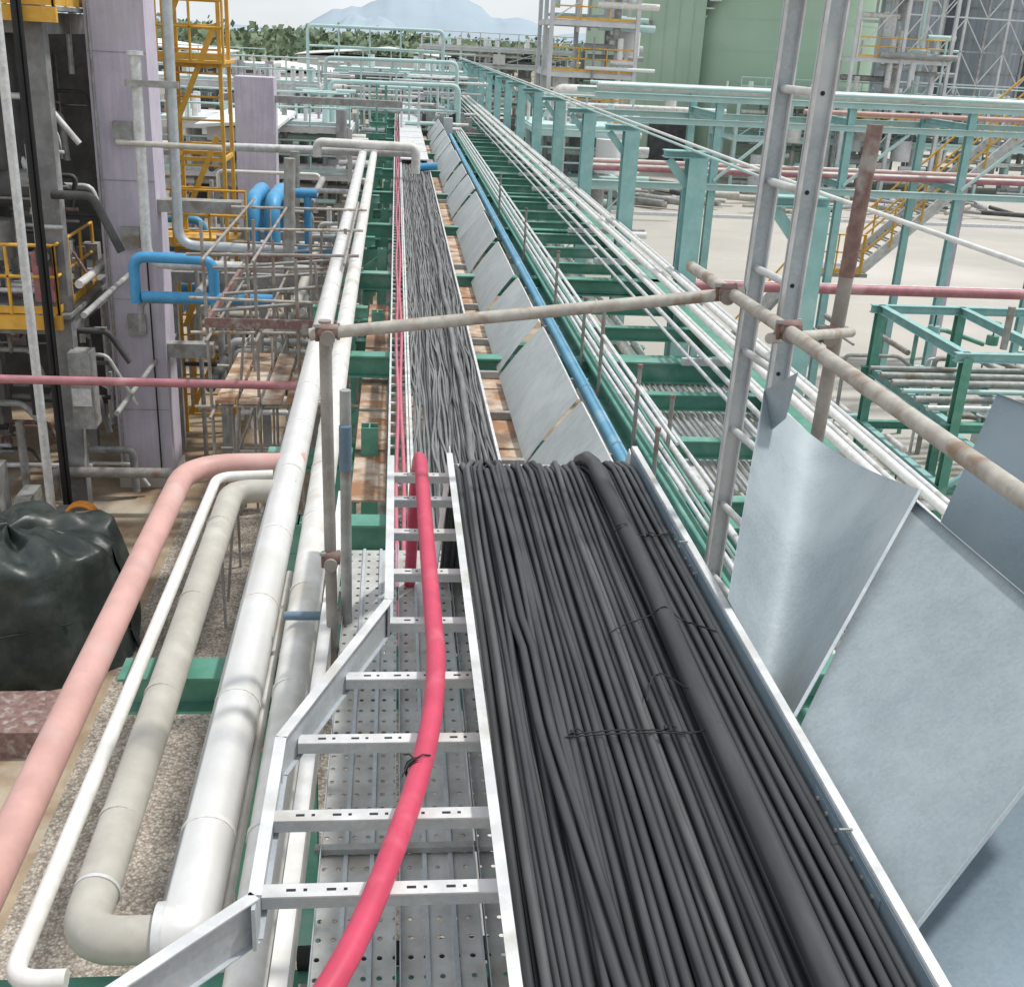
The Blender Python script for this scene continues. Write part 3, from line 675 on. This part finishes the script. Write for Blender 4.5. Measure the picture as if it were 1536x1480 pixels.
# ------------------------------------------------------------ background
b=B("storage_tank")
cx,cy,R_=26.3,88,8.6
b.tube([(cx,cy,0),(cx,cy,24)],R_,tankg,64)
for z in range(1,12): b.tube([(cx,cy,z*2.0),(cx,cy,z*2.0+.03)],R_+.015,tankg,64)
for a in range(40):
    an=math.pi*(1.0+a/60); b.box(cx+(R_+.3)*math.cos(an)-.4,cx+(R_+.3)*math.cos(an)+.4,cy+(R_+.3)*math.sin(an)-.4,cy+(R_+.3)*math.sin(an)+.4,2+a*.5,2.1+a*.5,galvW)
b.done()
b=B("green_cladded_building"); b.box(14.0,20.5,80.5,90,0,20,tankg)
for x in range(7): b.box(14.0+x*.95,14.05+x*.95,80.46,80.499,0,20,tankg)
b.box(17.3,20.0,80.38,80.44,0,3.4,steelD); b.box(17.1,20.2,80.3,80.37,3.45,3.6,galvW); b.box(16.4,17.0,80.38,80.44,9,9.6,galvD); b.done()
def distant(name,x0,x1,y0,y1,lv,mt,rm,seed,n=40,col=.28):
    rd=random.Random(seed); b=B(name); frame(b,x0,x1,y0,y1,lv,mt,max(1,int((x1-x0)/3)),2,col,seed=seed)
    for z in lv:
        b.box(x0,x1,y0,y1,z,z+.05,mt); rail(b,[(x0,y0,z+.05),(x1,y0,z+.05)],rm,1.1,.035,1.5)
    for i in range(n):
        x=rd.uniform(x0,x1);y=rd.uniform(y0-.3,y1);z=rd.uniform(0,lv[-1]*.95)
        m_=rd.choice((galvW,cladw,steelF,steelg,tealF,roofm)); k=rd.random()
        if k<.45: b.tube([(x,y,z),(min(x+rd.uniform(1,5),x1+1),y,z)],rd.uniform(.06,.18),m_,8)
        elif k<.82: b.tube([(x,y,z),(x,y,min(z+rd.uniform(1,4),lv[-1]+.8))],rd.uniform(.05,.2),m_,8)
        elif k<.9: b.tube([(x,y,z*.8),(x,y,min(z*.8+rd.uniform(1,2.2),lv[-1]+.6))],rd.uniform(.35,.6),m_,16)
        else:
            w=rd.uniform(.2,.5); b.box(x-w,x+w,y-w,y+w,z,z+w*1.6,m_)
    b.done()
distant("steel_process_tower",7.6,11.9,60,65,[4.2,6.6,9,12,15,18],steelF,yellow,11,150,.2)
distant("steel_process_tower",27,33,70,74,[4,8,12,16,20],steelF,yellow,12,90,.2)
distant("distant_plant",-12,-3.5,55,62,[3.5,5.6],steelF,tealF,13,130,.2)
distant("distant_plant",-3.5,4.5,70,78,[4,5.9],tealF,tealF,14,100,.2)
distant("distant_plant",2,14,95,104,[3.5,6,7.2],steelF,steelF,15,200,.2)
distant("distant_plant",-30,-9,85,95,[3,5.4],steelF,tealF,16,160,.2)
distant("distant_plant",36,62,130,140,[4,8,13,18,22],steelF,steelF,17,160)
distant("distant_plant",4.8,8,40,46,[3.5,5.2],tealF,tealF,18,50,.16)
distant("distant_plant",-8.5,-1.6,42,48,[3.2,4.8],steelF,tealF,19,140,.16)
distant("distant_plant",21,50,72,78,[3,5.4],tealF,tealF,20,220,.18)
b=B("insulated_transfer_line"); b.tube(fil([(7.5,56,3),(7.5,56,5.9),(13.0,56,5.9),(13.0,56,5.4)],.4),.28,cladw,14); b.tube([(7,57,5.2),(16,57,5.2)],.15,galvW,10); b.done()
b=B("teal_portal_frame")
for y,x0,x1,z in ((60,-4.3,2.3,8.15),(52,-3.0,2.6,6.9),(46,-2.5,2.4,6.2)):
    b.tube(fil([(x0,y,0),(x0,y,z),(x1,y,z+.05),(x1,y,0)],.3,4),.08,tealF,8)
    b.tube([(x0,y,z-.9),(x1,y,z-.9)],.05,tealF,8)
    for x in (x0+1.5,x0+3,x0+4.5): b.tube([(x,y,z),(x,y,z-1.8)],.04,tealF,6)
for i in range(110):
    y=random.uniform(44,66); z=random.uniform(4.4,6.4); x=random.uniform(-5,2.2)
    if i%2: b.tube([(x,y,z),(x+random.uniform(.5,3),y,z)],random.uniform(.03,.09),random.choice((steelF,galvW,steelg,tealF,cladw)),6)
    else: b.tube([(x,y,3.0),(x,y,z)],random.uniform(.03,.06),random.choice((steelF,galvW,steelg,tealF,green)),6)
b.done()
b=B("equipment_cluster")
for i in range(60):
    x=random.uniform(.9,3.0);y=random.uniform(44,55);z=4.5+random.uniform(0,.8); w=random.uniform(.06,.18)
    b.box(x-w,x+w,y-w,y+w,4.4,z,random.choice((steelD,steelg,galvD,teal,steelF)))
b.done()
b=B("low_industrial_shed")
for x0,x1,y0,y1,h in ((-45,-18,120,140,5.2),(-17,-6,110,125,4.2),(-70,-40,170,200,6),(-12,10,150,170,5),(-5.9,-4.0,38,45,5.0)):
    b.box(x0,x1,y0,y1,0 if y0>50 else h-.4,h,steelF)
    xm=(x0+x1)/2; b.grid([[(x0-.3,y0-.5,h),(xm,y0-.5,h+(x1-x0)*.05),(x1+.3,y0-.5,h)],[(x0-.3,y1+.5,h),(xm,y1+.5,h+(x1-x0)*.05),(x1+.3,y1+.5,h)]],roofm,.1,False)
b.done()
b=B("silo")
for i,(x,y) in enumerate(((50,118),(59.5,120),(69,122),(78,124))):
    b.tube([(x,y,3),(x,y,34)],4.1,silom,40); b.tube([(x,y,0),(x,y,3)],[1.2,4.1],silom,40)
    for z in range(4,34,3): b.tube([(x,y,z),(x,y,z+.15)],4.18,steelg,40)
b.done()
b=B("silo_support_lattice")
for i in range(18):
    x=43+i*2.2; y=112+i*.12
    b.bar((x,y,0),(x,y,34),.22,.22,steelF if i%2 else steelg,up=(0,1,0))
    if i<17:
        for z in range(0,33,3):
            b.bar((x,y,z+3),(x+2.2,y,z+3),.14,.14,steelF if z%2 else steelg)
            if i%2==0: b.bar((x,y,z),(x+2.2,y,z+3),.09,.09,steelF)
            else: b.bar((x,y,z+3),(x+2.2,y,z),.09,.09,steelF)
b.done()
tr_=B("distant_trees"); rd=random.Random(3)
for i in range(420):
    x=rd.uniform(-130,90); y=rd.uniform(250,400); h=rd.uniform(6.2,9.6); w=rd.uniform(4,7)
    tr_.bar((x,y,0),(x,y,h*.5),.4,.4,leafm)
    for k in range(60):
        u=Vector((rd.gauss(0,.5),rd.gauss(0,.5),rd.gauss(-.1,.42)))
        if u.length>1.1: continue
        p_=Vector((x+u.x*w,y+u.y*w,max(.5,h*.58+u.z*h*.42))); s_=rd.uniform(.5,1.1)
        a_=Vector((rd.gauss(0,1),rd.gauss(0,1),rd.gauss(0,1))).normalized(); b2=a_.orthogonal().normalized()
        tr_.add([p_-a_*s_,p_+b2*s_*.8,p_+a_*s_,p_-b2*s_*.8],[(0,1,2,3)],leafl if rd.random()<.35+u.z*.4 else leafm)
tr_.done()
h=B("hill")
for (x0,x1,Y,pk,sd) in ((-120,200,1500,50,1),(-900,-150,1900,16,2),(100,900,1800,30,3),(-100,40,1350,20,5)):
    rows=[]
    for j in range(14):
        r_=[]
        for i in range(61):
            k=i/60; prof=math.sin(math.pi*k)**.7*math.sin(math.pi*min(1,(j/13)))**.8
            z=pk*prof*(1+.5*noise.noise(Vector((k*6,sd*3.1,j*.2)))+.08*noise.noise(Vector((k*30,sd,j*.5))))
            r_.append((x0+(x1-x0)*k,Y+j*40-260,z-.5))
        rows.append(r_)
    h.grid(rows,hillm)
h.done()

# ------------------------------------------------------------ light
sun_el=63; sun_dir_az=72
sd=bpy.data.lights.new("sun",'SUN'); sd.energy=3.0; sd.angle=math.radians(4); sd.color=(1,.97,.92)
so=bpy.data.objects.new("sun",sd); S.collection.objects.link(so)
az=math.radians(sun_dir_az); el=math.radians(sun_el)
dv=Vector((math.sin(az)*math.cos(el),math.cos(az)*math.cos(el),math.sin(el)))
so.rotation_euler=dv.to_track_quat('Z','Y').to_euler()
w=bpy.data.worlds.new("World"); S.world=w; w.use_nodes=True; nt=w.node_tree; N=nt.nodes; L=nt.links
bg=N["Background"]; sky=N.new("ShaderNodeTexSky"); sky.sky_type='NISHITA'; sky.sun_disc=False; sky.sun_elevation=el; sky.sun_rotation=az
sky.dust_density=4; sky.air_density=1.0; sky.ozone_density=1
tc=N.new("ShaderNodeTexCoord"); nz=N.new("ShaderNodeTexNoise"); nz.inputs['Scale'].default_value=2.5; nz.inputs['Detail'].default_value=6
mp=N.new("ShaderNodeMapping"); mp.inputs['Scale'].default_value=(1,1,3); L.new(tc.outputs['Generated'],mp.inputs[0]); L.new(mp.outputs[0],nz.inputs[0])
cr=N.new("ShaderNodeValToRGB"); cr.color_ramp.elements[0].position=.3; cr.color_ramp.elements[0].color=(.65,.65,.65,1); cr.color_ramp.elements[1].position=.6; cr.color_ramp.elements[1].color=(.97,.97,.97,1)
L.new(nz.outputs[0],cr.inputs[0])
mx=N.new("ShaderNodeMix"); mx.data_type='RGBA'; L.new(cr.outputs[0],mx.inputs[0]); L.new(sky.outputs[0],mx.inputs[6]); mx.inputs[7].default_value=(8.2,8.6,8.9,1)
L.new(mx.outputs[2],bg.inputs[0]); bg.inputs[1].default_value=.115
print("objects",len(bpy.data.objects))
